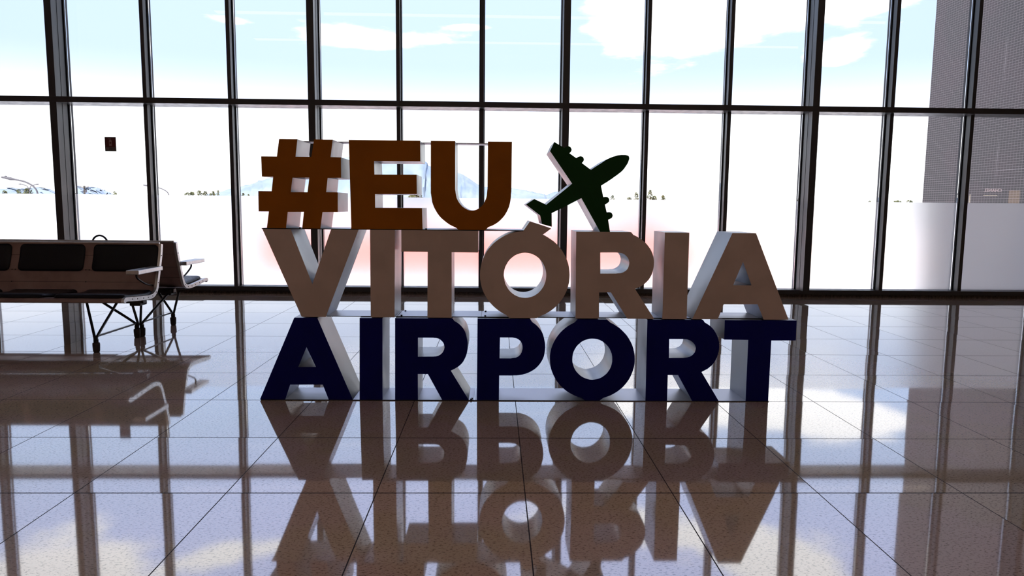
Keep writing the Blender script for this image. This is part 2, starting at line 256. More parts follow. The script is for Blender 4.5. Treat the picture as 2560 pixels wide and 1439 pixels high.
OUTLINES = {
 'hash': ([(-1.229,1.52),(-1.126,1.52),(-1.139,1.422),(-1.049,1.422),(-1.031,1.52),(-0.926,1.52),(-0.94,1.422),(-0.881,1.421),(-0.882,1.306),(-0.959,1.305),(-0.969,1.223),(-0.903,1.223),(-0.905,1.111),(-0.992,1.11),(-1.006,1.015),(-1.11,1.015),(-1.098,1.11),(-1.191,1.109),(-1.203,1.015),(-1.312,1.015),(-1.298,1.11),(-1.356,1.11),(-1.355,1.226),(-1.279,1.226),(-1.268,1.308),(-1.332,1.308),(-1.333,1.422),(-1.244,1.422)], [[(-1.159,1.304),(-1.063,1.305),(-1.075,1.222),(-1.171,1.221)]]),
 'E1': ([(-0.835,1.52),(-0.43,1.52),(-0.429,1.404),(-0.693,1.403),(-0.692,1.326),(-0.451,1.328),(-0.45,1.218),(-0.69,1.215),(-0.69,1.137),(-0.421,1.138),(-0.418,1.015),(-0.828,1.015)], []),
 'U1': ([(-0.369,1.52),(-0.23,1.52),(-0.23,1.246),(-0.228,1.236),(-0.227,1.226),(-0.225,1.216),(-0.223,1.206),(-0.221,1.197),(-0.217,1.189),(-0.213,1.181),(-0.209,1.174),(-0.204,1.167),(-0.199,1.161),(-0.194,1.155),(-0.188,1.149),(-0.181,1.144),(-0.175,1.14),(-0.168,1.136),(-0.162,1.133),(-0.156,1.13),(-0.149,1.128),(-0.142,1.127),(-0.136,1.126),(-0.129,1.126),(-0.122,1.127),(-0.115,1.129),(-0.109,1.131),(-0.102,1.134),(-0.095,1.138),(-0.089,1.142),(-0.082,1.147),(-0.076,1.153),(-0.07,1.159),(-0.065,1.167),(-0.061,1.175),(-0.057,1.184),(-0.053,1.193),(-0.05,1.202),(-0.048,1.212),(-0.047,1.222),(-0.046,1.233),(-0.045,1.243),(-0.044,1.254),(-0.043,1.52),(0.095,1.52),(0.094,1.237),(0.092,1.224),(0.092,1.211),(0.091,1.198),(0.089,1.185),(0.087,1.173),(0.084,1.161),(0.081,1.149),(0.076,1.138),(0.071,1.126),(0.065,1.115),(0.058,1.103),(0.049,1.091),(0.039,1.08),(0.028,1.069),(0.016,1.059),(0.004,1.051),(-0.01,1.043),(-0.024,1.037),(-0.039,1.031),(-0.054,1.015),(-0.07,1.015),(-0.086,1.015),(-0.102,1.015),(-0.118,1.015),(-0.134,1.015),(-0.15,1.015),(-0.166,1.015),(-0.182,1.015),(-0.197,1.015),(-0.211,1.015),(-0.225,1.027),(-0.237,1.032),(-0.249,1.038),(-0.261,1.044),(-0.273,1.052),(-0.284,1.06),(-0.295,1.069),(-0.306,1.078),(-0.316,1.088),(-0.325,1.099),(-0.333,1.11),(-0.34,1.122),(-0.347,1.134),(-0.353,1.147),(-0.358,1.16),(-0.362,1.173),(-0.364,1.186),(-0.366,1.199),(-0.368,1.213),(-0.37,1.226)], []),
 'V2': ([(-1.338,1.01),(-1.176,1.01),(-1.059,0.692),(-0.945,1.01),(-0.787,1.01),(-0.985,0.5),(-1.125,0.5)], []),
 'I2': ([(-0.721,1.01),(-0.578,1.01),(-0.584,0.5),(-0.723,0.5)], []),
 'T2': ([(-0.541,1.01),(-0.096,1.01),(-0.097,0.884),(-0.25,0.885),(-0.25,0.5),(-0.392,0.5),(-0.389,0.886),(-0.541,0.886)], []),
 'O2': ([(0.44,0.757),(0.439,0.735),(0.437,0.712),(0.432,0.69),(0.426,0.669),(0.417,0.648),(0.407,0.628),(0.395,0.609),(0.381,0.59),(0.366,0.574),(0.349,0.558),(0.331,0.544),(0.312,0.532),(0.291,0.521),(0.27,0.513),(0.248,0.5),(0.226,0.5),(0.203,0.5),(0.18,0.5),(0.157,0.5),(0.134,0.5),(0.112,0.5),(0.09,0.5),(0.068,0.52),(0.048,0.53),(0.028,0.542),(0.01,0.556),(-0.007,0.571),(-0.023,0.588),(-0.037,0.606),(-0.049,0.625),(-0.06,0.645),(-0.069,0.665),(-0.076,0.687),(-0.081,0.709),(-0.084,0.731),(-0.085,0.753),(-0.084,0.776),(-0.081,0.798),(-0.076,0.82),(-0.07,0.841),(-0.061,0.862),(-0.051,0.882),(-0.039,0.9),(-0.025,0.918),(-0.01,0.935),(0.007,0.95),(0.025,0.963),(0.044,0.975),(0.064,0.986),(0.085,0.995),(0.107,1.001),(0.129,1.006),(0.151,1.009),(0.174,1.011),(0.197,1.01),(0.219,1.007),(0.242,1.003),(0.263,0.996),(0.285,0.988),(0.305,0.978),(0.324,0.966),(0.343,0.953),(0.36,0.938),(0.376,0.921),(0.39,0.904),(0.402,0.885),(0.413,0.865),(0.422,0.845),(0.43,0.824),(0.435,0.802),(0.438,0.78)], [[(0.303,0.754),(0.302,0.736),(0.299,0.719),(0.294,0.703),(0.287,0.687),(0.278,0.673),(0.268,0.66),(0.256,0.648),(0.242,0.638),(0.228,0.63),(0.212,0.625),(0.196,0.621),(0.18,0.62),(0.164,0.621),(0.148,0.624),(0.132,0.63),(0.118,0.637),(0.104,0.647),(0.092,0.658),(0.081,0.671),(0.072,0.686),(0.064,0.701),(0.059,0.718),(0.056,0.735),(0.054,0.752),(0.055,0.769),(0.058,0.786),(0.063,0.803),(0.071,0.818),(0.079,0.833),(0.09,0.846),(0.102,0.857),(0.115,0.867),(0.13,0.875),(0.145,0.88),(0.161,0.884),(0.177,0.885),(0.193,0.884),(0.209,0.881),(0.225,0.875),(0.239,0.868),(0.253,0.858),(0.265,0.847),(0.276,0.834),(0.285,0.82),(0.293,0.804),(0.298,0.788),(0.302,0.771)]]),
 'acute': ([(0.166,1.012),(0.203,1.067),(0.328,1.027),(0.281,0.992),(0.198,0.972)], []),
 'R2': ([(0.474,1.01),(0.652,1.01),(0.698,1.01),(0.713,1.01),(0.727,1.01),(0.741,1.01),(0.755,1.01),(0.769,1.01),(0.782,1.01),(0.795,1.01),(0.808,0.994),(0.82,0.989),(0.832,0.983),(0.843,0.976),(0.855,0.969),(0.865,0.961),(0.875,0.953),(0.884,0.945),(0.893,0.935),(0.9,0.926),(0.908,0.916),(0.914,0.906),(0.919,0.896),(0.924,0.885),(0.927,0.875),(0.93,0.864),(0.932,0.854),(0.934,0.843),(0.934,0.831),(0.934,0.819),(0.933,0.807),(0.931,0.795),(0.929,0.784),(0.926,0.774),(0.923,0.764),(0.919,0.755),(0.914,0.746),(0.909,0.737),(0.903,0.729),(0.896,0.721),(0.889,0.714),(0.881,0.707),(0.873,0.701),(0.865,0.695),(0.856,0.69),(0.846,0.686),(0.836,0.681),(0.827,0.677),(0.946,0.5),(0.787,0.5),(0.685,0.656),(0.615,0.655),(0.618,0.5),(0.479,0.5)], [[(0.617,0.89),(0.709,0.891),(0.717,0.89),(0.726,0.889),(0.734,0.888),(0.742,0.887),(0.749,0.885),(0.755,0.882),(0.762,0.878),(0.767,0.873),(0.772,0.869),(0.777,0.863),(0.781,0.857),(0.784,0.851),(0.786,0.844),(0.788,0.837),(0.789,0.83),(0.788,0.823),(0.787,0.816),(0.785,0.808),(0.782,0.801),(0.779,0.794),(0.774,0.789),(0.769,0.784),(0.763,0.78),(0.757,0.776),(0.75,0.773),(0.743,0.771),(0.736,0.769),(0.728,0.769),(0.72,0.768),(0.713,0.767),(0.62,0.766)]]),
 'I2b': ([(0.993,1.01),(1.136,1.01),(1.139,0.5),(0.994,0.5)], []),
 'A2': ([(1.39,1.01),(1.529,1.01),(1.748,0.5),(1.599,0.5),(1.559,0.591),(1.356,0.59),(1.325,0.5),(1.172,0.5)], [[(1.46,0.843),(1.517,0.703),(1.407,0.703)]]),
 'A3': ([(-1.168,0.495),(-1.035,0.495),(-0.835,0.005),(-0.977,0.005),(-1.01,0.096),(-1.202,0.095),(-1.233,0.005),(-1.381,0.005)], [[(-1.101,0.321),(-1.048,0.202),(-1.152,0.201)]]),
 'I3': ([(-0.788,0.495),(-0.655,0.495),(-0.66,0.005),(-0.795,0.005)], []),
 'R3': ([(-0.581,0.495),(-0.356,0.495),(-0.313,0.495),(-0.301,0.495),(-0.289,0.495),(-0.277,0.495),(-0.266,0.495),(-0.255,0.495),(-0.244,0.495),(-0.234,0.48),(-0.224,0.475),(-0.215,0.469),(-0.206,0.462),(-0.198,0.455),(-0.191,0.447),(-0.184,0.439),(-0.178,0.43),(-0.172,0.419),(-0.168,0.408),(-0.164,0.395),(-0.161,0.381),(-0.158,0.367),(-0.156,0.353),(-0.156,0.34),(-0.156,0.327),(-0.156,0.314),(-0.158,0.301),(-0.16,0.289),(-0.163,0.278),(-0.167,0.267),(-0.172,0.256),(-0.177,0.246),(-0.182,0.237),(-0.188,0.229),(-0.194,0.222),(-0.201,0.216),(-0.208,0.21),(-0.215,0.205),(-0.223,0.2),(-0.231,0.195),(-0.239,0.191),(-0.247,0.187),(-0.255,0.183),(-0.148,0.005),(-0.306,0.005),(-0.39,0.162),(-0.45,0.162),(-0.45,0.005),(-0.585,0.005)], [[(-0.448,0.38),(-0.365,0.38),(-0.357,0.38),(-0.35,0.379),(-0.343,0.379),(-0.336,0.378),(-0.329,0.376),(-0.323,0.373),(-0.317,0.369),(-0.311,0.364),(-0.306,0.359),(-0.302,0.354),(-0.298,0.349),(-0.296,0.343),(-0.294,0.336),(-0.293,0.33),(-0.292,0.324),(-0.293,0.318),(-0.294,0.312),(-0.296,0.306),(-0.299,0.3),(-0.302,0.294),(-0.306,0.289),(-0.311,0.284),(-0.317,0.279),(-0.323,0.275),(-0.329,0.272),(-0.336,0.27),(-0.343,0.268),(-0.35,0.268),(-0.358,0.267),(-0.365,0.267),(-0.449,0.266)]]),
 'P3': ([(-0.098,0.495),(0.09,0.495),(0.138,0.495),(0.15,0.495),(0.163,0.495),(0.176,0.495),(0.189,0.495),(0.201,0.495),(0.212,0.495),(0.223,0.477),(0.233,0.47),(0.243,0.463),(0.252,0.455),(0.26,0.447),(0.268,0.438),(0.275,0.429),(0.281,0.419),(0.287,0.408),(0.291,0.395),(0.295,0.382),(0.298,0.368),(0.301,0.353),(0.302,0.34),(0.303,0.326),(0.302,0.313),(0.301,0.3),(0.299,0.288),(0.297,0.275),(0.293,0.264),(0.288,0.252),(0.282,0.241),(0.276,0.231),(0.269,0.221),(0.261,0.212),(0.252,0.203),(0.242,0.194),(0.231,0.187),(0.22,0.18),(0.208,0.174),(0.196,0.169),(0.183,0.165),(0.17,0.161),(0.157,0.159),(0.144,0.157),(0.132,0.156),(0.119,0.156),(0.106,0.155),(0.093,0.155),(0.032,0.155),(0.031,0.005),(-0.1,0.005)], [[(0.035,0.384),(0.103,0.384),(0.111,0.383),(0.118,0.382),(0.126,0.381),(0.133,0.379),(0.139,0.376),(0.144,0.373),(0.149,0.369),(0.154,0.365),(0.158,0.36),(0.161,0.355),(0.164,0.349),(0.166,0.343),(0.168,0.337),(0.169,0.33),(0.169,0.323),(0.169,0.316),(0.167,0.308),(0.165,0.3),(0.163,0.293),(0.159,0.287),(0.156,0.281),(0.152,0.277),(0.147,0.272),(0.142,0.269),(0.136,0.266),(0.13,0.263),(0.123,0.262),(0.115,0.261),(0.108,0.26),(0.1,0.258),(0.033,0.258)]]),
 'O3': ([(0.837,0.258),(0.837,0.237),(0.835,0.216),(0.83,0.195),(0.824,0.175),(0.816,0.155),(0.807,0.136),(0.795,0.118),(0.782,0.101),(0.768,0.085),(0.752,0.071),(0.734,0.057),(0.716,0.046),(0.697,0.036),(0.676,0.028),(0.655,0.021),(0.634,0.005),(0.612,0.005),(0.59,0.005),(0.567,0.005),(0.545,0.005),(0.524,0.021),(0.502,0.027),(0.482,0.035),(0.462,0.045),(0.443,0.056),(0.425,0.069),(0.409,0.084),(0.393,0.099),(0.38,0.116),(0.368,0.134),(0.357,0.153),(0.348,0.173),(0.341,0.193),(0.336,0.214),(0.333,0.235),(0.332,0.256),(0.332,0.277),(0.335,0.298),(0.339,0.318),(0.346,0.339),(0.354,0.358),(0.364,0.377),(0.375,0.394),(0.388,0.411),(0.403,0.427),(0.419,0.441),(0.436,0.454),(0.454,0.465),(0.473,0.475),(0.493,0.495),(0.514,0.495),(0.535,0.495),(0.557,0.495),(0.579,0.495),(0.601,0.495),(0.623,0.495),(0.644,0.495),(0.665,0.495),(0.686,0.476),(0.705,0.467),(0.724,0.455),(0.742,0.443),(0.758,0.429),(0.774,0.413),(0.788,0.397),(0.8,0.379),(0.811,0.36),(0.82,0.341),(0.827,0.321),(0.832,0.3),(0.836,0.279)], [[(0.703,0.257),(0.703,0.24),(0.7,0.224),(0.696,0.209),(0.689,0.194),(0.681,0.181),(0.671,0.168),(0.659,0.158),(0.646,0.148),(0.633,0.141),(0.618,0.136),(0.603,0.133),(0.587,0.131),(0.571,0.132),(0.556,0.136),(0.541,0.141),(0.527,0.148),(0.514,0.157),(0.502,0.168),(0.491,0.18),(0.482,0.193),(0.475,0.208),(0.47,0.223),(0.466,0.239),(0.465,0.256),(0.466,0.272),(0.468,0.288),(0.473,0.303),(0.48,0.318),(0.488,0.331),(0.498,0.343),(0.51,0.354),(0.522,0.363),(0.536,0.37),(0.551,0.375),(0.566,0.379),(0.581,0.38),(0.597,0.379),(0.612,0.376),(0.627,0.371),(0.641,0.364),(0.654,0.355),(0.666,0.344),(0.677,0.332),(0.686,0.319),(0.693,0.304),(0.699,0.289),(0.702,0.273)]]),
 'R3b': ([(0.906,0.495),(1.132,0.495),(1.18,0.495),(1.191,0.495),(1.203,0.495),(1.215,0.495),(1.226,0.495),(1.237,0.495),(1.248,0.48),(1.259,0.474),(1.27,0.467),(1.28,0.46),(1.289,0.452),(1.297,0.444),(1.305,0.435),(1.311,0.425),(1.317,0.416),(1.323,0.405),(1.328,0.395),(1.332,0.384),(1.335,0.372),(1.338,0.361),(1.339,0.349),(1.34,0.338),(1.34,0.326),(1.339,0.315),(1.338,0.304),(1.335,0.293),(1.332,0.282),(1.329,0.27),(1.324,0.26),(1.319,0.249),(1.314,0.24),(1.308,0.232),(1.302,0.224),(1.295,0.217),(1.288,0.211),(1.281,0.205),(1.273,0.199),(1.265,0.195),(1.256,0.19),(1.248,0.186),(1.24,0.181),(1.35,0.005),(1.19,0.005),(1.1,0.162),(1.038,0.162),(1.039,0.005),(0.909,0.005)], [[(1.039,0.38),(1.124,0.38),(1.132,0.379),(1.139,0.379),(1.146,0.378),(1.154,0.376),(1.16,0.374),(1.167,0.371),(1.173,0.367),(1.179,0.362),(1.185,0.357),(1.189,0.352),(1.193,0.347),(1.196,0.342),(1.198,0.336),(1.2,0.33),(1.201,0.324),(1.2,0.318),(1.199,0.312),(1.197,0.305),(1.195,0.299),(1.191,0.294),(1.187,0.289),(1.183,0.284),(1.178,0.28),(1.172,0.276),(1.166,0.273),(1.159,0.271),(1.152,0.269),(1.144,0.268),(1.136,0.267),(1.128,0.266),(1.041,0.265)]]),
 'T3': ([(1.367,0.495),(1.797,0.495),(1.798,0.375),(1.651,0.374),(1.65,0.005),(1.514,0.005),(1.513,0.377),(1.369,0.378)], []),
 'plane': ([(0.338,1.522),(0.395,1.489),(0.405,1.494),(0.409,1.496),(0.414,1.498),(0.418,1.498),(0.423,1.498),(0.427,1.496),(0.431,1.494),(0.434,1.49),(0.436,1.486),(0.438,1.481),(0.438,1.477),(0.437,1.473),(0.435,1.469),(0.433,1.466),(0.429,1.462),(0.426,1.459),(0.466,1.432),(0.478,1.44),(0.483,1.441),(0.487,1.443),(0.492,1.443),(0.496,1.442),(0.501,1.44),(0.504,1.438),(0.507,1.434),(0.509,1.429),(0.51,1.425),(0.51,1.421),(0.509,1.418),(0.507,1.414),(0.505,1.411),(0.502,1.408),(0.499,1.404),(0.552,1.366),(0.566,1.376),(0.581,1.386),(0.595,1.395),(0.609,1.404),(0.622,1.413),(0.634,1.421),(0.646,1.428),(0.658,1.434),(0.669,1.439),(0.68,1.443),(0.69,1.446),(0.699,1.449),(0.708,1.451),(0.717,1.452),(0.725,1.453),(0.733,1.453),(0.741,1.453),(0.749,1.453),(0.756,1.452),(0.762,1.45),(0.766,1.448),(0.769,1.446),(0.77,1.443),(0.771,1.439),(0.772,1.435),(0.772,1.431),(0.771,1.426),(0.769,1.421),(0.767,1.414),(0.764,1.407),(0.76,1.399),(0.755,1.392),(0.75,1.384),(0.745,1.376),(0.738,1.368),(0.731,1.36),(0.723,1.353),(0.714,1.346),(0.704,1.338),(0.694,1.331),(0.684,1.324),(0.674,1.316),(0.663,1.309),(0.653,1.302),(0.643,1.295),(0.632,1.289),(0.622,1.282),(0.612,1.276),(0.627,1.21),(0.642,1.213),(0.647,1.212),(0.651,1.211),(0.655,1.209),(0.658,1.205),(0.661,1.201),(0.662,1.196),(0.662,1.191),(0.661,1.186),(0.658,1.182),(0.652,1.177),(0.645,1.172),(0.637,1.168),(0.649,1.122),(0.664,1.125),(0.668,1.124),(0.672,1.123),(0.676,1.121),(0.68,1.117),(0.682,1.112),(0.684,1.107),(0.684,1.102),(0.682,1.097),(0.679,1.092),(0.673,1.088),(0.666,1.084),(0.658,1.081),(0.671,1.01),(0.613,1.01),(0.5,1.204),(0.417,1.16),(0.329,1.116),(0.331,1.037),(0.274,1.052),(0.262,1.102),(0.179,1.164),(0.227,1.196),(0.297,1.164),(0.445,1.286),(0.314,1.47)], []),
}

# ================================================================== THE HALL
X_L, X_R, Y_B, Z_C = -11.755, 24.0, -13.0, 7.6
GY = 9.50                                   # glass plane
def post_x(k): return -.175 + 1.0528*(k-5)
K0, K1 = -6, 16
fl = link_mesh('floor', [(X_L, Y_B, 0), (X_R, Y_B, 0), (X_R, 9.40, 0), (X_L, 9.40, 0), (X_L, Y_B, -.3), (X_R, Y_B, -.3), (X_R, 9.40, -.3), (X_L, 9.40, -.3)],
               [(0, 1, 2, 3), (7, 6, 5, 4), (0, 4, 5, 1), (1, 5, 6, 2), (2, 6, 7, 3), (3, 7, 4, 0)], M_FLOOR); tag(fl, kind='structure')
def struct(name, mb, m, **kw): return tag(mb.build(name, m, **kw), kind='structure')
struct('ceiling', MB().box(X_L-.3, X_R+.3, Y_B-.3, 9.9, Z_C, Z_C+.4), M_CEIL)
struct('wall_back', MB().box(X_L, X_R, Y_B-.3, Y_B, -.3, Z_C), M_WALL)
struct('wall_left', MB().box(X_L-.3, X_L, Y_B, 9.9, -.3, Z_C), M_WALL)
struct('wall_right', MB().box(X_R, X_R+.3, Y_B, 9.9, -.3, Z_C), M_WALL)
struct('wall_front', MB().box(post_x(K1)+.05, X_R, 9.3, 9.9, -.3, Z_C), M_WALL)
XA, XB = post_x(K0)-.03, post_x(K1)+.05
struct('baseboard_front', MB().box(XA, XB, 9.40, 9.62, -.3, .036), M_STONE, bevel=.004)
tn = [0]
def trim(mb, m=None, **kw):
    tn[0] += 1; return struct('trim_%d' % tn[0], mb, m or M_FRAME, **kw)
trim(MB().box(XA, XB, 9.35, 9.56, .036, .094), bevel=.002)                       # bottom rail
trim(MB().box(XA, XB, 9.22, 9.56, 2.372, 2.440), bevel=.002)                     # transom above eye level
trim(MB().box(XA, XB, 9.22, 9.56, 4.80, 4.868), bevel=.002)
trim(MB().box(XA, XB, 9.22, 9.56, 7.23, Z_C), bevel=.002)
BANDS = [(.094, 2.372), (2.440, 4.80), (4.868, 7.23)]
for k in range(K0, K1+1):
    x = post_x(k); major = (k % 3 == 0); w, y0 = (.0425, 9.222) if major else (.0235, 9.366)
    mb = MB()
    for z0, z1 in BANDS:
        mb.box(x-w, x+w, y0, GY-.03, z0, z1)
        if major:
            for s in (-1, 1): mb.box(x+s*(w+.0015)-.0015, x+s*(w+.0015)+.0015, y0+.12, y0+.128, z0, z1)   # joint of the two profiles
    tr_ = trim(mb)
    for z0, z1 in BANDS: MB().box(x-w-.012, x+w+.012, GY-.03, GY+.05, z0, z1).build('glazing_bead', M_GASKET, tr_)
wn_ = 0
for k in range(K0, K1):
    a, b = post_x(k)+.036, post_x(k+1)-.036
    if k % 3 == 0: a += .019
    if (k+1) % 3 == 0: b -= .019
    for i, (z0, z1) in enumerate(BANDS):
        wn_ += 1
        p = struct('window_%d' % wn_, MB().box(a, b, GY-.006, GY+.006, z0, z1), M_GLASS)
        if i == 0:
            f = MB().box(a, b, GY-.0085, GY-.0065, z0+.006, 1.253).build('frosted_film', M_FILM, p)
            f['label'] = 'frosted white film over the lower part of the pane'

# unseen warm fill strips under the ceiling, added to brighten the hall
M_FILL = bpy.data.materials.new('warm fill panel'); M_FILL.use_nodes = True; _t = M_FILL.node_tree; _t.nodes.clear()
_e = N(_t, 'ShaderNodeEmission', Color=(1, .80, .62, 1), Strength=2.2); _o = _t.nodes.new('ShaderNodeOutputMaterial'); _t.links.new(_e.outputs[0], _o.inputs[0])
for ly, lb in ((-10.5, 'long unseen warm fill strip added under the ceiling nearest the back wall'), (-6.5, 'middle one of the three long unseen warm fill strips added under the ceiling'), (-2.5, 'long unseen warm fill strip added under the ceiling nearest the camera')):
    cl_ = empty('fill_light', (1.5, ly, Z_C)); tag(cl_, lb, 'light')
    MB().box(-9.5, 14, ly-.22, ly+.22, Z_C-.05, Z_C-.001).build('fill_housing', M_GASKET, cl_)
    MB().box(-9.45, 13.95, ly-.19, ly+.19, Z_C-.054, Z_C-.05).build('fill_panel', M_FILL, cl_)

# shopfront on the far side of the hall, seen only as a faint mirror image in the right-hand panes
M_DARK = mat('dark fascia', (.03, .022, .022), .5)
def glow(name, c, s):
    m = bpy.data.materials.new(name); m.use_nodes = True; t = m.node_tree; t.nodes.clear()
    e = N(t, 'ShaderNodeEmission', Color=(*c, 1), Strength=s); o = t.nodes.new('ShaderNodeOutputMaterial'); t.links.new(e.outputs[0], o.inputs[0]); return m
M_LIT = glow('lit lettering', (1, .72, .74), 4.0); M_WARM = glow('lit display', (1, .62, .34), 1.6); M_TUBE = glow('strip light', (1, .85, .62), 5.0)
def text_mesh(name, s, size, m, parent, loc, rot, ext=.01, align='CENTER'):
    cu = bpy.data.curves.new(name, 'FONT'); cu.body = s; cu.size = size; cu.extrude = ext; cu.align_x = align; cu.resolution_u = 3
    to = bpy.data.objects.new(name, cu); COL.objects.link(to); bpy.context.view_layer.update()
    me = bpy.data.meshes.new_from_object(to.evaluated_get(bpy.context.evaluated_depsgraph_get())); bpy.data.objects.remove(to); bpy.data.curves.remove(cu)
    me.materials.clear(); me.materials.append(m)
    M = Matrix.Translation(loc) @ rot.to_4x4(); me.transform(M)
    o = bpy.data.objects.new(name, me); COL.objects.link(o); o.parent = parent
    if parent is not None and parent.type == 'EMPTY' and parent.parent is None: o.location = -parent.location
    return o
shop = empty('shop_front', (21.6, Y_B, 0)); tag(shop, 'dark shop front with pink lit lettering and warm display, mirrored faintly in the right panes', 'shop')
MB().box(19.3, 23.6, Y_B+.01, Y_B+.2, 0, 2.6).build('fascia', M_DARK, shop)
text_mesh('lettering', 'CHANEL', .21, M_LIT, shop, Vector((22.0, Y_B+.22, 1.98)), Matrix.Rotation(math.pi, 3, 'Z') @ Matrix.Rotation(math.pi/2, 3, 'X'))
MB().box(21.6, 22.2, Y_B+.2, Y_B+.25, 1.80, 1.83).build('strip_light', M_TUBE, shop)
MB().box(20.3, 20.9, Y_B+.2, Y_B+.24, .3, 1.74).build('display_panel', M_WARM, shop)
MB().box(22.75, 23.4, Y_B+.2, Y_B+.24, .3, 2.05).build('display_panel', M_WARM, shop)
MB().box(20.98, 21.01, Y_B+.2, Y_B+.24, 1.2, 1.85).build('strip_light', M_TUBE, shop)

# extinguisher sign stuck on a window
es = empty('extinguisher_sign', (-4.905, GY-.012, 1.80)); tag(es, 'small dark red fire extinguisher sign stuck on the window glass left of the big letters', 'sign')
ex0, ex1, ez0, ez1, ey = -4.975, -4.835, 1.80, 1.978, GY-.0065
MB().box(ex0, ex1, ey-.003, ey, ez0, ez1).build('panel', M_SIGNGREY, es)
MB().box(ex0+.006, ex1-.007, ey-.004, ey-.003, ez0+.052, ez1-.007).build('red_field', M_SIGNRED, es)
pic = MB(); cx = -4.905; yy0, yy1 = ey-.005, ey-.004
pic.prism([(cx-.017, 1.866), (cx+.017, 1.866), (cx+.018, 1.93), (cx+.012, 1.943), (cx+.004, 1.948), (cx-.004, 1.948), (cx-.013, 1.943), (cx-.018, 1.93)], [[(cx+.012*math.cos(a*.524), 1.905+.012*math.sin(a*.524)) for a in range(12)]], yy0, yy1)
pic.prism([(cx-.028, 1.951), (cx-.02, 1.959), (cx+.01, 1.963), (cx+.012, 1.958), (cx-.016, 1.953), (cx-.025, 1.946)], [], yy0, yy1)
pic.build('pictogram', M_SIGNINK, es)
MB().box(ex0+.008, ex1-.012, yy0, yy1, 1.846, 1.848).build('divider_line', M_SIGNINK, es)
for z in (1.838, 1.832, 1.826, 1.820): MB().box(ex0+.010, ex0+.052, yy0, yy1, z, z+.003).build('caption_line', M_SIGNINK, es)
text_mesh('lettering', 'U 023', .034, M_SIGNINK, es, Vector((cx+.028, yy1, 1.813)), Matrix.Rotation(math.pi/2, 3, 'X'), .0005)

# ================================================================== THE BIG SIGN
YF, YK = 4.2115, 4.505
sign = empty('letter_sign', (.2, YF+.15, 0)); tag(sign, 'large free-standing sign of stacked ochre, white and navy letters reading #EU VITÓRIA AIRPORT', 'sign')
def glyph(key, name, paint_m, lab, extra=()):
    o, h = OUTLINES[key]
    body = MB().prism(o, h, YF+.003, YK)
    face = MB().prism(o, h, YF, YF+.003)
    for e in extra:
        eo, eh = OUTLINES[e]; body.prism(eo, eh, YF+.0032, YK-.0005); face.prism(eo, eh, YF+.0002, YF+.0031)
    b = body.build(name, M_STEEL, sign, smooth=30); b['label'] = lab
    f = face.build(name+'_face' if name != 'letter' else 'letter_face', paint_m, None, smooth=30); f.parent = b
    return b
glyph('hash', 'hash_symbol', M_OCHRE, 'ochre hash symbol')
for k, l in (('E1', 'E'), ('U1', 'U')): glyph(k, 'letter', M_OCHRE, 'ochre letter '+l)
glyph('plane', 'airplane_cutout', M_GREEN, 'dark green airplane silhouette')
for k, l, e in (('V2', 'V', ()), ('I2', 'I', ()), ('T2', 'T', ()), ('O2', 'Ó with acute accent', ('acute',)), ('R2', 'R', ()), ('I2b', 'I', ()), ('A2', 'A', ())): glyph(k, 'letter', M_WHITE, 'off-white letter '+l, e)
for k, l in (('A3', 'A'), ('I3', 'I'), ('R3', 'R'), ('P3', 'P'), ('O3', 'O'), ('R3b', 'R'), ('T3', 'T')): glyph(k, 'letter', M_BLUE, 'navy blue letter '+l)
def plate(name, x0, x1, y0, y1, z0, z1, bolts=()):
    p = MB().box(x0, x1, y0, y1, z0, z1).build(name, M_PLATE, sign)
    for bx, by in bolts:
        MB().tube([(bx, by, z1), (bx, by, z1+.006)], .006, 6).build('bolt', M_RIVET, None).parent = p
    return p
plate('base_plate', -1.375, -.118, 4.214, 4.50, 0, .005, [(-.135, 4.225), (-.13, 4.24)])
plate('base_plate', -.112, 1.655, 4.214, 4.50, 0, .005)
M_ = [(-1.11, -.578), (-.572, -.08), (-.074, 1.68)]
for i, (a, b) in enumerate(M_): plate('middle_plate', a, b, 4.262, 4.495, .4955, .4995, [(a+.02, 4.28), (a+.02, 4.47)] if i else [])
plate('upper_plate', -1.345, .17, 4.225, 4.495, 1.0105, 1.0145, [(-1.13, 4.24), (-1.02, 4.24), (-.83, 4.24), (-.40, 4.24)])
MB().box(-1.376, 1.652, YF-.001, 4.2138, 0, .0048).build('base_edge_shade', M_RIVET, sign)  # added dark strip, stands in for shade on the plate's front edge
MB().box(-1.11, 1.68, 4.259, 4.2618, .4953, .4997).build('middle_edge_shade', M_RIVET, sign)  # same dark stand-in for edge shade, middle plates
MB().box(-1.345, .17, 4.222, 4.2248, 1.0103, 1.0147).build('upper_edge_shade', M_RIVET, sign)  # same dark stand-in for edge shade, upper plate
MB().box(-1.26, .03, 4.385, 4.503, 1.5205, 1.5245).build('top_tie_plate', M_PLATE, sign)

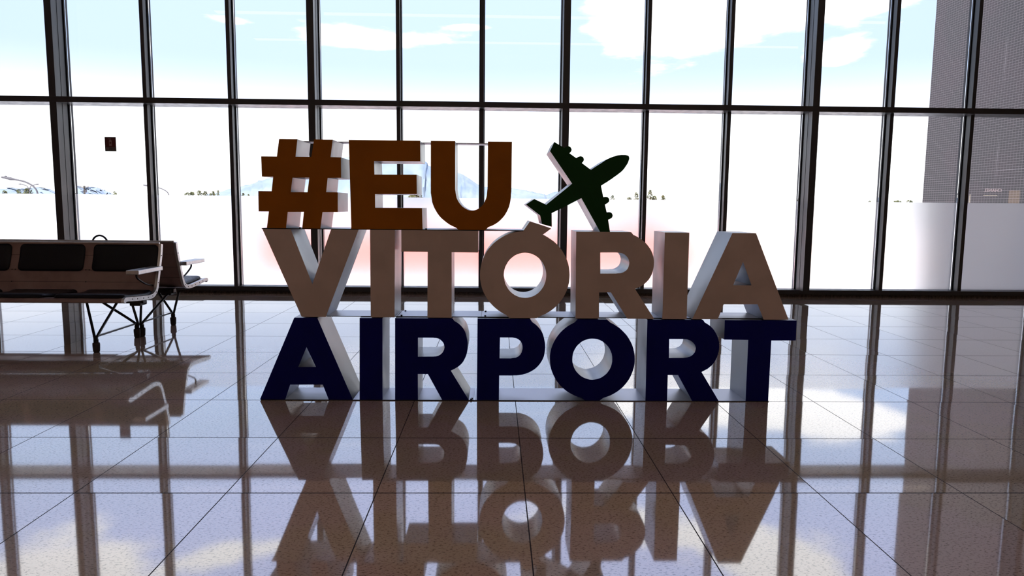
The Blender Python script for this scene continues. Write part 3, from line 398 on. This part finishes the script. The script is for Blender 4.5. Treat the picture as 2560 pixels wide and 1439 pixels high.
# ================================================================== BENCHES
PROF = [(6.320, .800), (6.297, .70), (6.262, .60), (6.226, .50), (6.197, .43), (6.165, .397), (6.11, .376), (6.03, .373), (5.90, .381), (5.78, .391), (5.69, .400), (5.655, .396), (5.645, .378)]
PR = [(p.x, p.y) for p in smooth_path([(a, b, 0) for a, b in PROF], 5)]
def prof_frame(i):
    a = Vector((*PR[max(i-1, 0)], 0)); b = Vector((*PR[min(i+1, len(PR)-1)], 0)); d = (b-a).normalized()
    return Vector((-d.y, d.x, 0))                                   # towards the sitter's side is +(-1)*n, resolved below
def strip(x0, x1, off0, off1, i0=0, i1=None):
    """sheet following the seat profile between x0 and x1, from offset off0 to off1 (positive = sitter's side)"""
    i1 = len(PR)-1 if i1 is None else i1; mb = MB(); v = []
    for i in range(i0, i1+1):
        n = -prof_frame(i); p = Vector((*PR[i], 0))
        for x in (x0, x1):
            for o_ in (off0, off1):
                q = p + n*o_; v.append((x, q.x, q.y))
    f = []
    for i in range(i1-i0):
        a = i*4; b = a+4
        f += [(a, b, b+1, a+1), (a+2, a+3, b+3, b+2), (a, a+2, b+2, b), (a+1, b+1, b+3, a+3)]
    e = (i1-i0)*4
    f += [(0, 1, 3, 2), (e, e+2, e+3, e+1)]
    return mb.raw(v, f)
# sign check: the sitter's side of the backrest is towards smaller y
_n = -prof_frame(5)
FLIP = 1 if _n.x < 0 else -1
ARC = [0]
for i in range(1, len(PR)): ARC.append(ARC[-1]+math.dist(PR[i], PR[i-1]))
def on_prof(s):
    s = max(0, min(ARC[-1], s)); i = max(j for j in range(len(ARC)) if ARC[j] <= s+1e-9); i = min(i, len(PR)-2)
    t = (s-ARC[i])/(ARC[i+1]-ARC[i]); p = Vector(PR[i]).lerp(Vector(PR[i+1]), t); n = (-prof_frame(i)).lerp(-prof_frame(i+1), t).normalized()
    return p, Vector((n.x, n.y))*FLIP
def pad(xc, hw, s0, s1, h=.03):
    rc = .035; rings = []
    for inset, hh in ((0, .012), (-.002, .018), (0, .6*h), (.006, .87*h), (.018, h), (.05, h*1.1), (.10, h*1.14)):
        ring = []
        a, b = hw-inset, (s1-s0)/2-inset
        r = max(.004, rc-inset*.6); r = min(r, b*.9)
        for cx_, cv, a0 in ((a-r, b-r, 0), (-a+r, b-r, 90), (-a+r, -b+r, 180), (a-r, -b+r, 270)):
            for k in range(6):
                t = math.radians(a0+18*k); ring.append((cx_+r*math.cos(t), cv+r*math.sin(t), hh))
        # points along the long edges so the pad bends with the shell
        full = []
        for i in range(len(ring)):
            p, q = ring[i], ring[(i+1) % len(ring)]; full.append(p)
            d = math.dist(p[:2], q[:2])
            m = 7 if i % 6 == 5 else 0
            for k in range(1, m): full.append(tuple(p[j]+(q[j]-p[j])*k/m for j in range(3)))
        rings.append(full)
    v = []; n = len(rings[0])
    for ring in rings:
        for x, w, hh in ring:
            p, nn = on_prof((s0+s1)/2+w); q = p+nn*hh; v.append((xc+x, q.x, q.y))
    f = [(j*n+i, j*n+(i+1) % n, (j+1)*n+(i+1) % n, (j+1)*n+i) for j in range(len(rings)-1) for i in range(n)]
    p, nn = on_prof((s0+s1)/2); q = p+nn*h*1.15; v.append((xc, q.x, q.y)); c = len(v)-1
    f += [((len(rings)-1)*n+i, (len(rings)-1)*n+(i+1) % n, c) for i in range(n)]
    p, nn = on_prof((s0+s1)/2); q = p+nn*.012; v.append((xc, q.x, q.y)); c = len(v)-1
    f += [((i+1) % n, i, c) for i in range(n)]
    return MB().raw(v, f)
BX0, BX1 = -5.35, -2.87; BXC = (BX0+BX1)/2; BYC = 6.4625
def bench_top(loc_y, label):
    root = empty('waiting_bench', (BXC, loc_y, 0)); tag(root, label, 'bench', 'back-to-back waiting benches')
    return root
near = bench_top(5.95, 'metal waiting bench with black pads facing the camera, in front of its back-to-back twin')
sh = strip(BX0+.012, BX1-.012, -.011, .011).build('seat_shell', M_SHELL, near, smooth=35)
for s_, in ((.105,), (.235,), (.34,)):
    p, nn = on_prof(s_)
    for sg in (1, -1):
        q = p+nn*sg*.0115; MB().box(BX0+.02, BX1-.04, q.x-.0006, q.x+.0006, q.y-.0010, q.y+.0010).build('panel_seam', M_RIVET, None).parent = sh
for xe in (BX0, BX1-.022):
    et = strip(xe, xe+.022, -.017, .017).build('edge_trim', M_ALU, near, smooth=35)
    xo = xe+.022 if xe > -4 else xe; sgn = 1 if xe > -4 else -1
    for s_ in (.10, .22, .34, .43, .50, .58, .66, .76, .84):
        p, nn = on_prof(s_); MB().tube([(xo, p.x, p.y), (xo+sgn*.002, p.x, p.y)], .0055, 8).build('rivet', M_RIVET, None).parent = et
tc_ = MB().tube([(BX0+.022, 6.3225, .806), (BX1-.022, 6.3225, .806)], .010, 10).build('top_rail', M_ALU, near, smooth=40)
for i in range(4):
    xc = -3.165-.62*i
    pad(xc, .272, .012, .245, .026).build('back_pad', M_PAD, near, smooth=50)
    pad(xc, .272, .435, ARC[-1]-.032, .038).build('seat_pad', M_PAD, near, smooth=50)
for xs in (-3.475, -4.095, -4.715):
    for dx_, s_ in ((-.014, .235), (.014, .235), (0, .34)):
        p, nn = on_prof(s_); q = p+nn*.011; MB().ball((xs+dx_, q.x, q.y), .005, .004, .005).build('screw', M_RIVET, None).parent = sh
for xe, sg in ((BX1-.01, 1), (BX0+.01, -1)):
    a0, a1 = sorted((xe-sg*.05, xe+sg*.05))
    ar = MB().box(a0, a1, 5.80, 6.225, .583, .617)
    ao = ar.build('armrest', M_ALU, near, bevel=.004)
    xb = xe-sg*.03
    MB().tube(smooth_path([(xb, 5.93, .585), (xb, 5.93, .555), (xb, 5.96, .53), (xb, 6.08, .48), (xb, 6.195, .455)], 4), .008, 10).build('armrest_bracket', M_LEG, None, smooth=60).parent = ao
far = copy_tree(near); far.location = (BXC, 2*BYC-5.95, 0); far.rotation_euler = (0, 0, math.pi)
far['label'] = 'metal waiting bench facing the windows, behind its back-to-back twin'
def leg_frame(root, beam_y, beam_z, supports):
    inv = root.matrix_world
    mb = MB().box(BX0+.1, BX1-.10, beam_y-.028, beam_y+.028, beam_z-.02, beam_z+.02)
    put(mb, 'beam', M_LEG, root, bevel=.004)
    cl = MB(); xe = BX1-.16
    cl.box(xe-.045, xe+.045, beam_y-.05, beam_y+.075, beam_z-.038, beam_z+.012); cl.tube([(xe+.045, beam_y+.035, beam_z-.02), (xe+.058, beam_y+.035, beam_z-.02)], .014, 10)
    put(cl, 'beam_clamp', M_LEG, root, bevel=.006)
    for feet in supports:
        ties = []
        for (fx, fy, tops) in feet:
            g = MB()
            for j, (tx, ty, tz) in enumerate(tops):
                s_ = -.009 if j == 0 else .009
                g.tube(smooth_path([(fx+s_, fy, .05), (fx+s_, fy, .10), (fx+s_*1.1+(tx-fx)*.03, fy+(ty-fy)*.03, .13), (tx, ty, tz)], 5), .0105, 10)
            lg = put(g, 'leg', M_LEG, root, smooth=60)
            ft = put(MB().tube([(fx, fy, .004), (fx, fy, .012), (fx, fy, .06), (fx, fy, .074), (fx, fy, .076)], [.022, .0245, .027, .0255, .018], 16), 'foot_sleeve', M_RUBBER, None, smooth=50)
            pd = put(MB().tube([(fx, fy, 0), (fx, fy, .005)], .020, 14), 'foot_pad', M_RIVET, None)
            for c_ in (ft, pd): c_.parent = lg; c_.matrix_parent_inverse = Matrix.Identity(4)
            ties.append((fx, fy))
        (x0, y0), (x1, y1) = ties
        put(MB().tube([(x0, y0+.01, .122), (x1, y1-.01, .122)], .007, 10), 'tie_rod', M_LEG, root, smooth=60)
ROOTM = {}
def put(mb, name, m, root, **kw):
    """part given in world coordinates, stored in the frame of the bench it belongs to"""
    R = CUR[0]; inv = Matrix.Translation(R.location) @ R.rotation_euler.to_matrix().to_4x4(); inv = inv.inverted()
    mb.v = [tuple(inv @ Vector(v)) for v in mb.v]
    o = link_mesh(name, mb.v, mb.f, m, None, **kw)
    if root is not None: o.parent = root
    return o
CUR = [near]
def sup(dx, base): return [(x+dx, y, [(a+dx, b, c) for a, b, c in t]) for x, y, t in base]
nb = [(-3.075, 5.586, [(-3.455, 6.165, .315), (-3.197, 6.165, .315)]), (-3.07, 6.218, [(-3.335, 6.175, .315), (-3.083, 6.175, .315)])]
leg_frame(near, 6.17, .325, [nb, sup(-2.08, nb)])
CUR = [far]
fb = [(-3.057, 6.28, [(-3.27, 6.745, .335), (-3.012, 6.745, .335)]), (-3.05, 6.876, [(-3.13, 6.76, .335), (-2.935, 6.76, .335)])]
leg_frame(far, 6.752, .345, [fb, sup(-2.08, fb)])

# bag on the far bench: only its handle shows over the backrests
bag = empty('shoulder_bag', (-3.71, 6.95, .43)); tag(bag, 'black bag on the far bench, only its looped handle showing above the backrest', 'bag')
bm_ = MB(); zz = [(.43, .14, .055), (.46, .15, .065), (.60, .145, .06), (.70, .135, .035), (.725, .13, .02)]
v = []; n = 20
for z, a, b in zz: v += [(-3.71+a*math.copysign(abs(math.cos(2*math.pi*k/n))**.5, math.cos(2*math.pi*k/n)), 6.93+b*math.copysign(abs(math.sin(2*math.pi*k/n))**.5, math.sin(2*math.pi*k/n)), z) for k in range(n)]
bm_.raw(v, [(i*n+k, i*n+(k+1) % n, (i+1)*n+(k+1) % n, (i+1)*n+k) for i in range(len(zz)-1) for k in range(n)]+[tuple(range(n))[::-1], tuple((len(zz)-1)*n+k for k in range(n))])
bm_.build('bag_body', M_PAD, bag, smooth=50)
MB().tube(smooth_path([(-3.81, 6.93, .70), (-3.80, 6.93, .775), (-3.775, 6.93, .822), (-3.73, 6.93, .842), (-3.685, 6.93, .826), (-3.655, 6.93, .78), (-3.64, 6.93, .70)], 6), .0085, 10).build('handle', M_PAD, bag, smooth=60)

# ================================================================== OUTSIDE
GZ = -5.5
M_PAVE = noisy(mat('pale concrete apron', (.75, .73, .70), .9), (.72, .70, .68), (.80, .78, .75), .05)
M_RED = noisy(mat('red earth', (.70, .15, .08), .95), (.68, .13, .07), (.74, .20, .11), .03)
M_HAZE_HILL = noisy(mat('haze-tinted hill', (.2, .25, .31), 1, 0, 0), (.19, .24, .31), (.26, .30, .36), .006, detail=8)  # aerial haze is put into the base colour as blue-grey
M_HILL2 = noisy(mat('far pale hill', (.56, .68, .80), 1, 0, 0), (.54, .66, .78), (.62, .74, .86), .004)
M_LEAF = noisy(mat('dry green foliage', (.07, .075, .03), .9), (.035, .045, .02), (.11, .115, .045), .8)
M_BARK = mat('bark', (.08, .06, .05), .9)
M_GALV = mat('galvanised pole', (.075, .07, .08), .6)
M_WOOD = noisy(mat('weathered wood pole', (.06, .052, .048), .9), (.04, .035, .03), (.08, .07, .065), 2)
M_SAND = noisy(mat('pale orange soil', (.80, .55, .38), .95), (.78, .52, .35), (.82, .62, .46), .03)
sa = MB().raw([(20, 66, GZ+.04), (38, 66, GZ+.04), (150, 270, GZ+.04), (76, 270, GZ+.04)], [(0, 1, 2, 3)]).build('sandy_field', M_SAND); tag(sa, kind='structure')
g = MB().raw([(-9000, 11.5, GZ), (9000, 11.5, GZ), (9000, 9000, GZ), (-9000, 9000, GZ)], [(0, 1, 2, 3)]).build('apron_ground', M_PAVE); tag(g, kind='structure')
re = MB().raw([(-22, 66, GZ+.05), (19, 66, GZ+.05), (75, 270, GZ+.05), (-92, 270, GZ+.05)], [(0, 1, 2, 3)]).build('red_earth_field', M_RED); tag(re, kind='structure')

def ridge(name, prof, y, depth, m, label, seed):
    prof = [(a*y/3000, 1.15+(c-1.15)*y/3000) for a, c in prof]
    rnd = random.Random(seed); P_ = [(p.x, p.y) for p in smooth_path([(a, b, 0) for a, b in prof], 6)]
    rows = 9; v = []
    for j in range(rows):
        t = j/(rows-1)
        for x, z in P_:
            h = math.sin(math.pi*(0.0+t*.5)) if t < 1 else 1
            zz_ = GZ + (max(z, 0)-GZ)*h
            v.append((x*(1-(1-t)*.12)+(rnd.random()-.5)*5*(1-t), y-depth*(1-t)+(rnd.random()-.5)*40*(1 if 0 < t < 1 else 0), zz_+(rnd.random()-.5)*5*(1 if 0 < t < .95 else 0)))
    for x, z in P_: v.append((x, y+depth, GZ))
    n = len(P_); f = [(j*n+i, j*n+i+1, (j+1)*n+i+1, (j+1)*n+i) for j in range(rows) for i in range(n-1)]
    o = link_mesh(name, v, f, m, None, smooth=60); tag(o, label, 'hill'); return o
ridge('mountain', [(-1300, -5), (-1129, 44), (-1038, 66), (-994, 78), (-954, 93), (-905, 106), (-780, 150), (-604, 192), (-500, 215), (-388, 209), (-286, 179), (-265, 158), (-151, 134), (-113, 116), (-59, 83), (0, 76), (71, 74), (130, 64), (190, 53), (213, 48), (242, 60), (284, 62), (350, 34), (430, -5)], 3000, 500, M_HAZE_HILL, 'large hazy blue mountain behind the ochre letters', 1)
ridge('mountain', [(-1745, 20), (-1703, 65), (-1685, 52), (-1666, 56), (-1640, 63), (-1611, 54), (-1574, 36), (-1520, -5)], 3000, 240, M_HAZE_HILL, 'small hazy hill behind the utility pole', 2)
ridge('mountain', [(-2300, 60), (-2000, 50), (-1974, 56), (-1929, 52), (-1849, 58), (-1810, 44), (-1778, 34), (-1715, 5)], 3900, 240, M_HAZE_HILL, 'low hazy hill at the far left behind the street lamps', 3)

def tree(x, y, base_w, top, label, seed, group='trees on the horizon', puffs=9):
    rnd = random.Random(seed); root = empty('tree', (x, y, GZ)); tag(root, label, 'tree', group)
    H_ = top-GZ
    MB().tube([(x, y, GZ), (x+rnd.uniform(-.2, .2), y, GZ+H_*.5), (x, y, GZ+H_*.8)], [.3, .22, .08], 6).build('trunk', M_BARK, root)
    mb = MB()
    for i in range(puffs*26):
        a = rnd.random()*6.283; rr = rnd.random()**.5; zt = rnd.random()
        env = math.sin(math.pi*min(1, .12+zt*.83))**.6
        px, py, pz = x+base_w*.5*rr*env*math.cos(a), y+base_w*.5*rr*env*math.sin(a), GZ+H_*(.36+.62*zt)
        s = rnd.uniform(.22, .55)*max(.5, base_w/8)
        d = Vector((rnd.uniform(-1, 1), rnd.uniform(-1, 1), rnd.uniform(-.6, .6))).normalized(); e = d.orthogonal().normalized()*s; d = d*s; c = Vector((px, py, pz))
        q = d.cross(e).normalized()*s*.5
        mb.raw([c-d, c+e, c+d, c-e, c+q, c-q], [(0, 1, 4), (1, 2, 4), (2, 3, 4), (3, 0, 4), (1, 0, 5), (2, 1, 5), (3, 2, 5), (0, 3, 5)])
    mb.build('foliage', M_LEAF, root)
    return root
def at200(px, py): return (px-1239.4)/1809.6*200*1.006, 1.154+((514.5+.0096*(px-1239.4))-py)/1809.6*200
TREES = [(28, 477, 22, 'low scrubby tree on the horizon at the far left edge'), (50, 476, 16, 'small round tree left of the double street lamp'), (84, 473, 17, 'dark tree under the big curved lamp arm'), (106, 470, 26, 'large green tree right of the big curved lamp arm'),
         (314, 478, 12, 'lone small tree on the horizon below the extinguisher sign'),
         (488, 481, 22, 'leftmost tree of the horizon clump left of the third window post'), (500, 479, 18, 'second tree from the left in the horizon clump'), (518, 476, 17, 'tallest tree of the horizon clump'), (532, 477, 17, 'dense tree right of the tallest in the horizon clump'), (545, 481, 10, 'low bush at the right of the horizon clump'), (552, 477, 10, 'thin tree just left of the third window post'), (563, 476, 8, 'spindly tree touching the third window post'),
         (611, 484, 9, 'small bush just right of the third window post'), (624, 482, 12, 'feathery trees left of the ochre hash'), (637, 485, 6, 'tiny bush beside the ochre hash'),
         (1040, 484, 42, 'broad bush seen through the gap of the ochre E'), (1056, 473, 12, 'tall tree between ochre E and U'),
         (1530, 487, 15, 'pale green bush just right of the lower engines of the airplane silhouette'), (1572, 491, 20, 'low bush farther left of the window post right of the airplane'), (1589, 480, 14, 'loose bush touching the left side of the window post right of the airplane'), (1623, 474, 17, 'tall open tree just right of the window post right of the airplane'), (1634, 488, 18, 'dense bush below the tall open tree right of the airplane'), (1656, 487, 15, 'small spiky bush right of the tall open tree'),
         (2175, 500, 12, 'tiny far shrub on the horizon two windows left of the tiled building'), (2244, 499, 30, 'far low tree line left of the tiled building'), (2275, 499, 28, 'far low tree line nearest the tiled building')]
for i, (px, py, w, lb) in enumerate(TREES):
    X_, Z_ = at200(px, py); k_ = (.94, 1.03, 1.12)[i % 3]
    tree(X_*k_, 200*k_, w/1809.6*200*1.1*k_, 1.154+(Z_-1.154)*k_, lb, 50+i, puffs=max(5, int(w*.7)))

def lamp(base, pts, r, head, label):
    root = empty('street_lamp', (base[0], base[1], GZ)); tag(root, label, 'street lamp')
    MB().tube(smooth_path([(base[0], base[1], GZ)]+[(base[0], base[1], GZ+3)]+pts, 6), r, 8).build('pole', M_GALV, root, smooth=60)
    for (x, y, z, dx_, dz_) in head:
        MB().tube([(x, y, z), (x+dx_*.35, y, z+dz_*.35-.0), (x+dx_, y, z+dz_)], [r*.9, r*1.9, r*1.0], 8).build('lamp_head', M_GALV, root, smooth=60)
    return root
l1 = lamp((-33.7, 55), [(-33.75, 55, .4), (-33.96, 55, 1.77), (-34.12, 55, 2.14), (-34.4, 55, 2.39), (-34.89, 55, 2.62), (-35.5, 55, 2.75)], .06, [(-35.5, 55, 2.75, -1.0, .17)], 'big curved street lamp outside the leftmost window')
MB().ball((-36.2, 55, 2.96), .09, .09, .07).build('photocell', M_GALV, l1)
l2 = lamp((-56.54, 90), [(-56.54, 90, 2.3), (-56.62, 90, 2.7), (-56.85, 90, 3.05), (-57.5, 90, 3.22)], .045, [(-57.4, 90, 3.22, -.35, .03), (-55.68, 90, 3.22, .35, .03)], 'distant double-armed street lamp under the big curved lamp')
MB().tube(smooth_path([(-56.54, 90, 2.3), (-56.46, 90, 2.7), (-56.25, 90, 3.03), (-55.6, 90, 3.22)], 5), .045, 8).build('arm', M_GALV, l2)
lamp((-30.8, 70), [(-30.82, 70, .8), (-30.97, 70, 1.97), (-31.47, 70, 2.41), (-32.08, 70, 2.6), (-32.7, 70, 2.72)], .045, [(-32.7, 70, 2.72, -.6, .08)], 'thin curved street lamp passing behind the second window post')
up_ = empty('utility_pole', (-49.93, 90, GZ)); tag(up_, 'wooden utility pole with crossarm and insulators seen beside the thick left post', 'utility pole')
MB().tube([(-49.93, 90, GZ), (-49.93, 90, 3.1)], [.16, .10], 10).build('pole', M_WOOD, up_)
MB().box(-50.59, -49.34, 89.8, 89.88, 2.90, 2.98).build('crossarm', M_WOOD, up_)
for x in (-50.57, -50.25, -49.65, -49.38): MB().tube([(x, 89.84, 2.98), (x, 89.84, 3.08)], .035, 8).build('insulator', M_GALV, up_)
MB().tube([(-49.62, 89.8, 2.3), (-49.62, 89.8, 2.62)], .09, 10).build('transformer', M_GALV, up_)

# tiled wing of the terminal standing out at the right
def tile_wall_material():
    m = bpy.data.materials.new('grey mosaic tiles'); m.use_nodes = True; t = m.node_tree; b = t.nodes['Principled BSDF']
    co = t.nodes.new('ShaderNodeTexCoord'); s_ = t.nodes.new('ShaderNodeSeparateXYZ'); t.links.new(co.outputs['Object'], s_.inputs[0])
    u = math_n(t, 'DIVIDE', s_.outputs[1], .098); v = math_n(t, 'DIVIDE', s_.outputs[2], .060)
    def edge(x, size, w):
        fr = math_n(t, 'FRACT', x); d = math_n(t, 'MINIMUM', fr, math_n(t, 'SUBTRACT', 1.0, fr)); return math_n(t, 'LESS_THAN', math_n(t, 'MULTIPLY', d, size), w)
    # grout is whiter in some runs than in others
    nz = N(t, 'ShaderNodeTexNoise', Scale=.9, Detail=3.0); t.links.new(co.outputs['Object'], nz.inputs['Vector'])
    cid = t.nodes.new('ShaderNodeCombineXYZ'); t.links.new(math_n(t, 'FLOOR', u), cid.inputs[0]); t.links.new(math_n(t, 'FLOOR', v), cid.inputs[1])
    wn = t.nodes.new('ShaderNodeTexWhiteNoise'); wn.noise_dimensions = '2D'; t.links.new(cid.outputs[0], wn.inputs['Vector'])
    col = mix_c(t, ramp(t, nz.outputs[0], .4, .6), (.058, .048, .048), (.050, .047, .045)); col = mix_c(t, math_n(t, 'MULTIPLY', wn.outputs[0], .3), col, (.04, .034, .035))
    col = mix_c(t, edge(v, .060, .0042), col, (.19, .165, .165)); col = mix_c(t, edge(u, .098, .005), col, (.15, .13, .13))
    rb = N(t, 'ShaderNodeTexNoise', Scale=.35, Detail=1.0); t.links.new(co.outputs['Object'], rb.inputs['Vector'])
    big = math_n(t, 'MAXIMUM', edge(math_n(t, 'DIVIDE', s_.outputs[2], 2.1), 2.1, .008), edge(math_n(t, 'DIVIDE', s_.outputs[1], 1.9), 1.9, .010))
    col = mix_c(t, math_n(t, 'MULTIPLY', big, math_n(t, 'MULTIPLY', ramp(t, rb.outputs[0], .5, .6), .6)), col, (.28, .25, .25))
    t.links.new(col, b.inputs['Base Color']); b.inputs['Roughness'].default_value = .55; b.inputs['Specular IOR Level'].default_value = .3
    return m
wg = MB().box(11.88, 30, 10.0, 20.0, GZ, 9.5).build('tiled_building', tile_wall_material()); tag(wg, 'grey mosaic-tiled building wing rising beyond the right-hand windows', 'building')
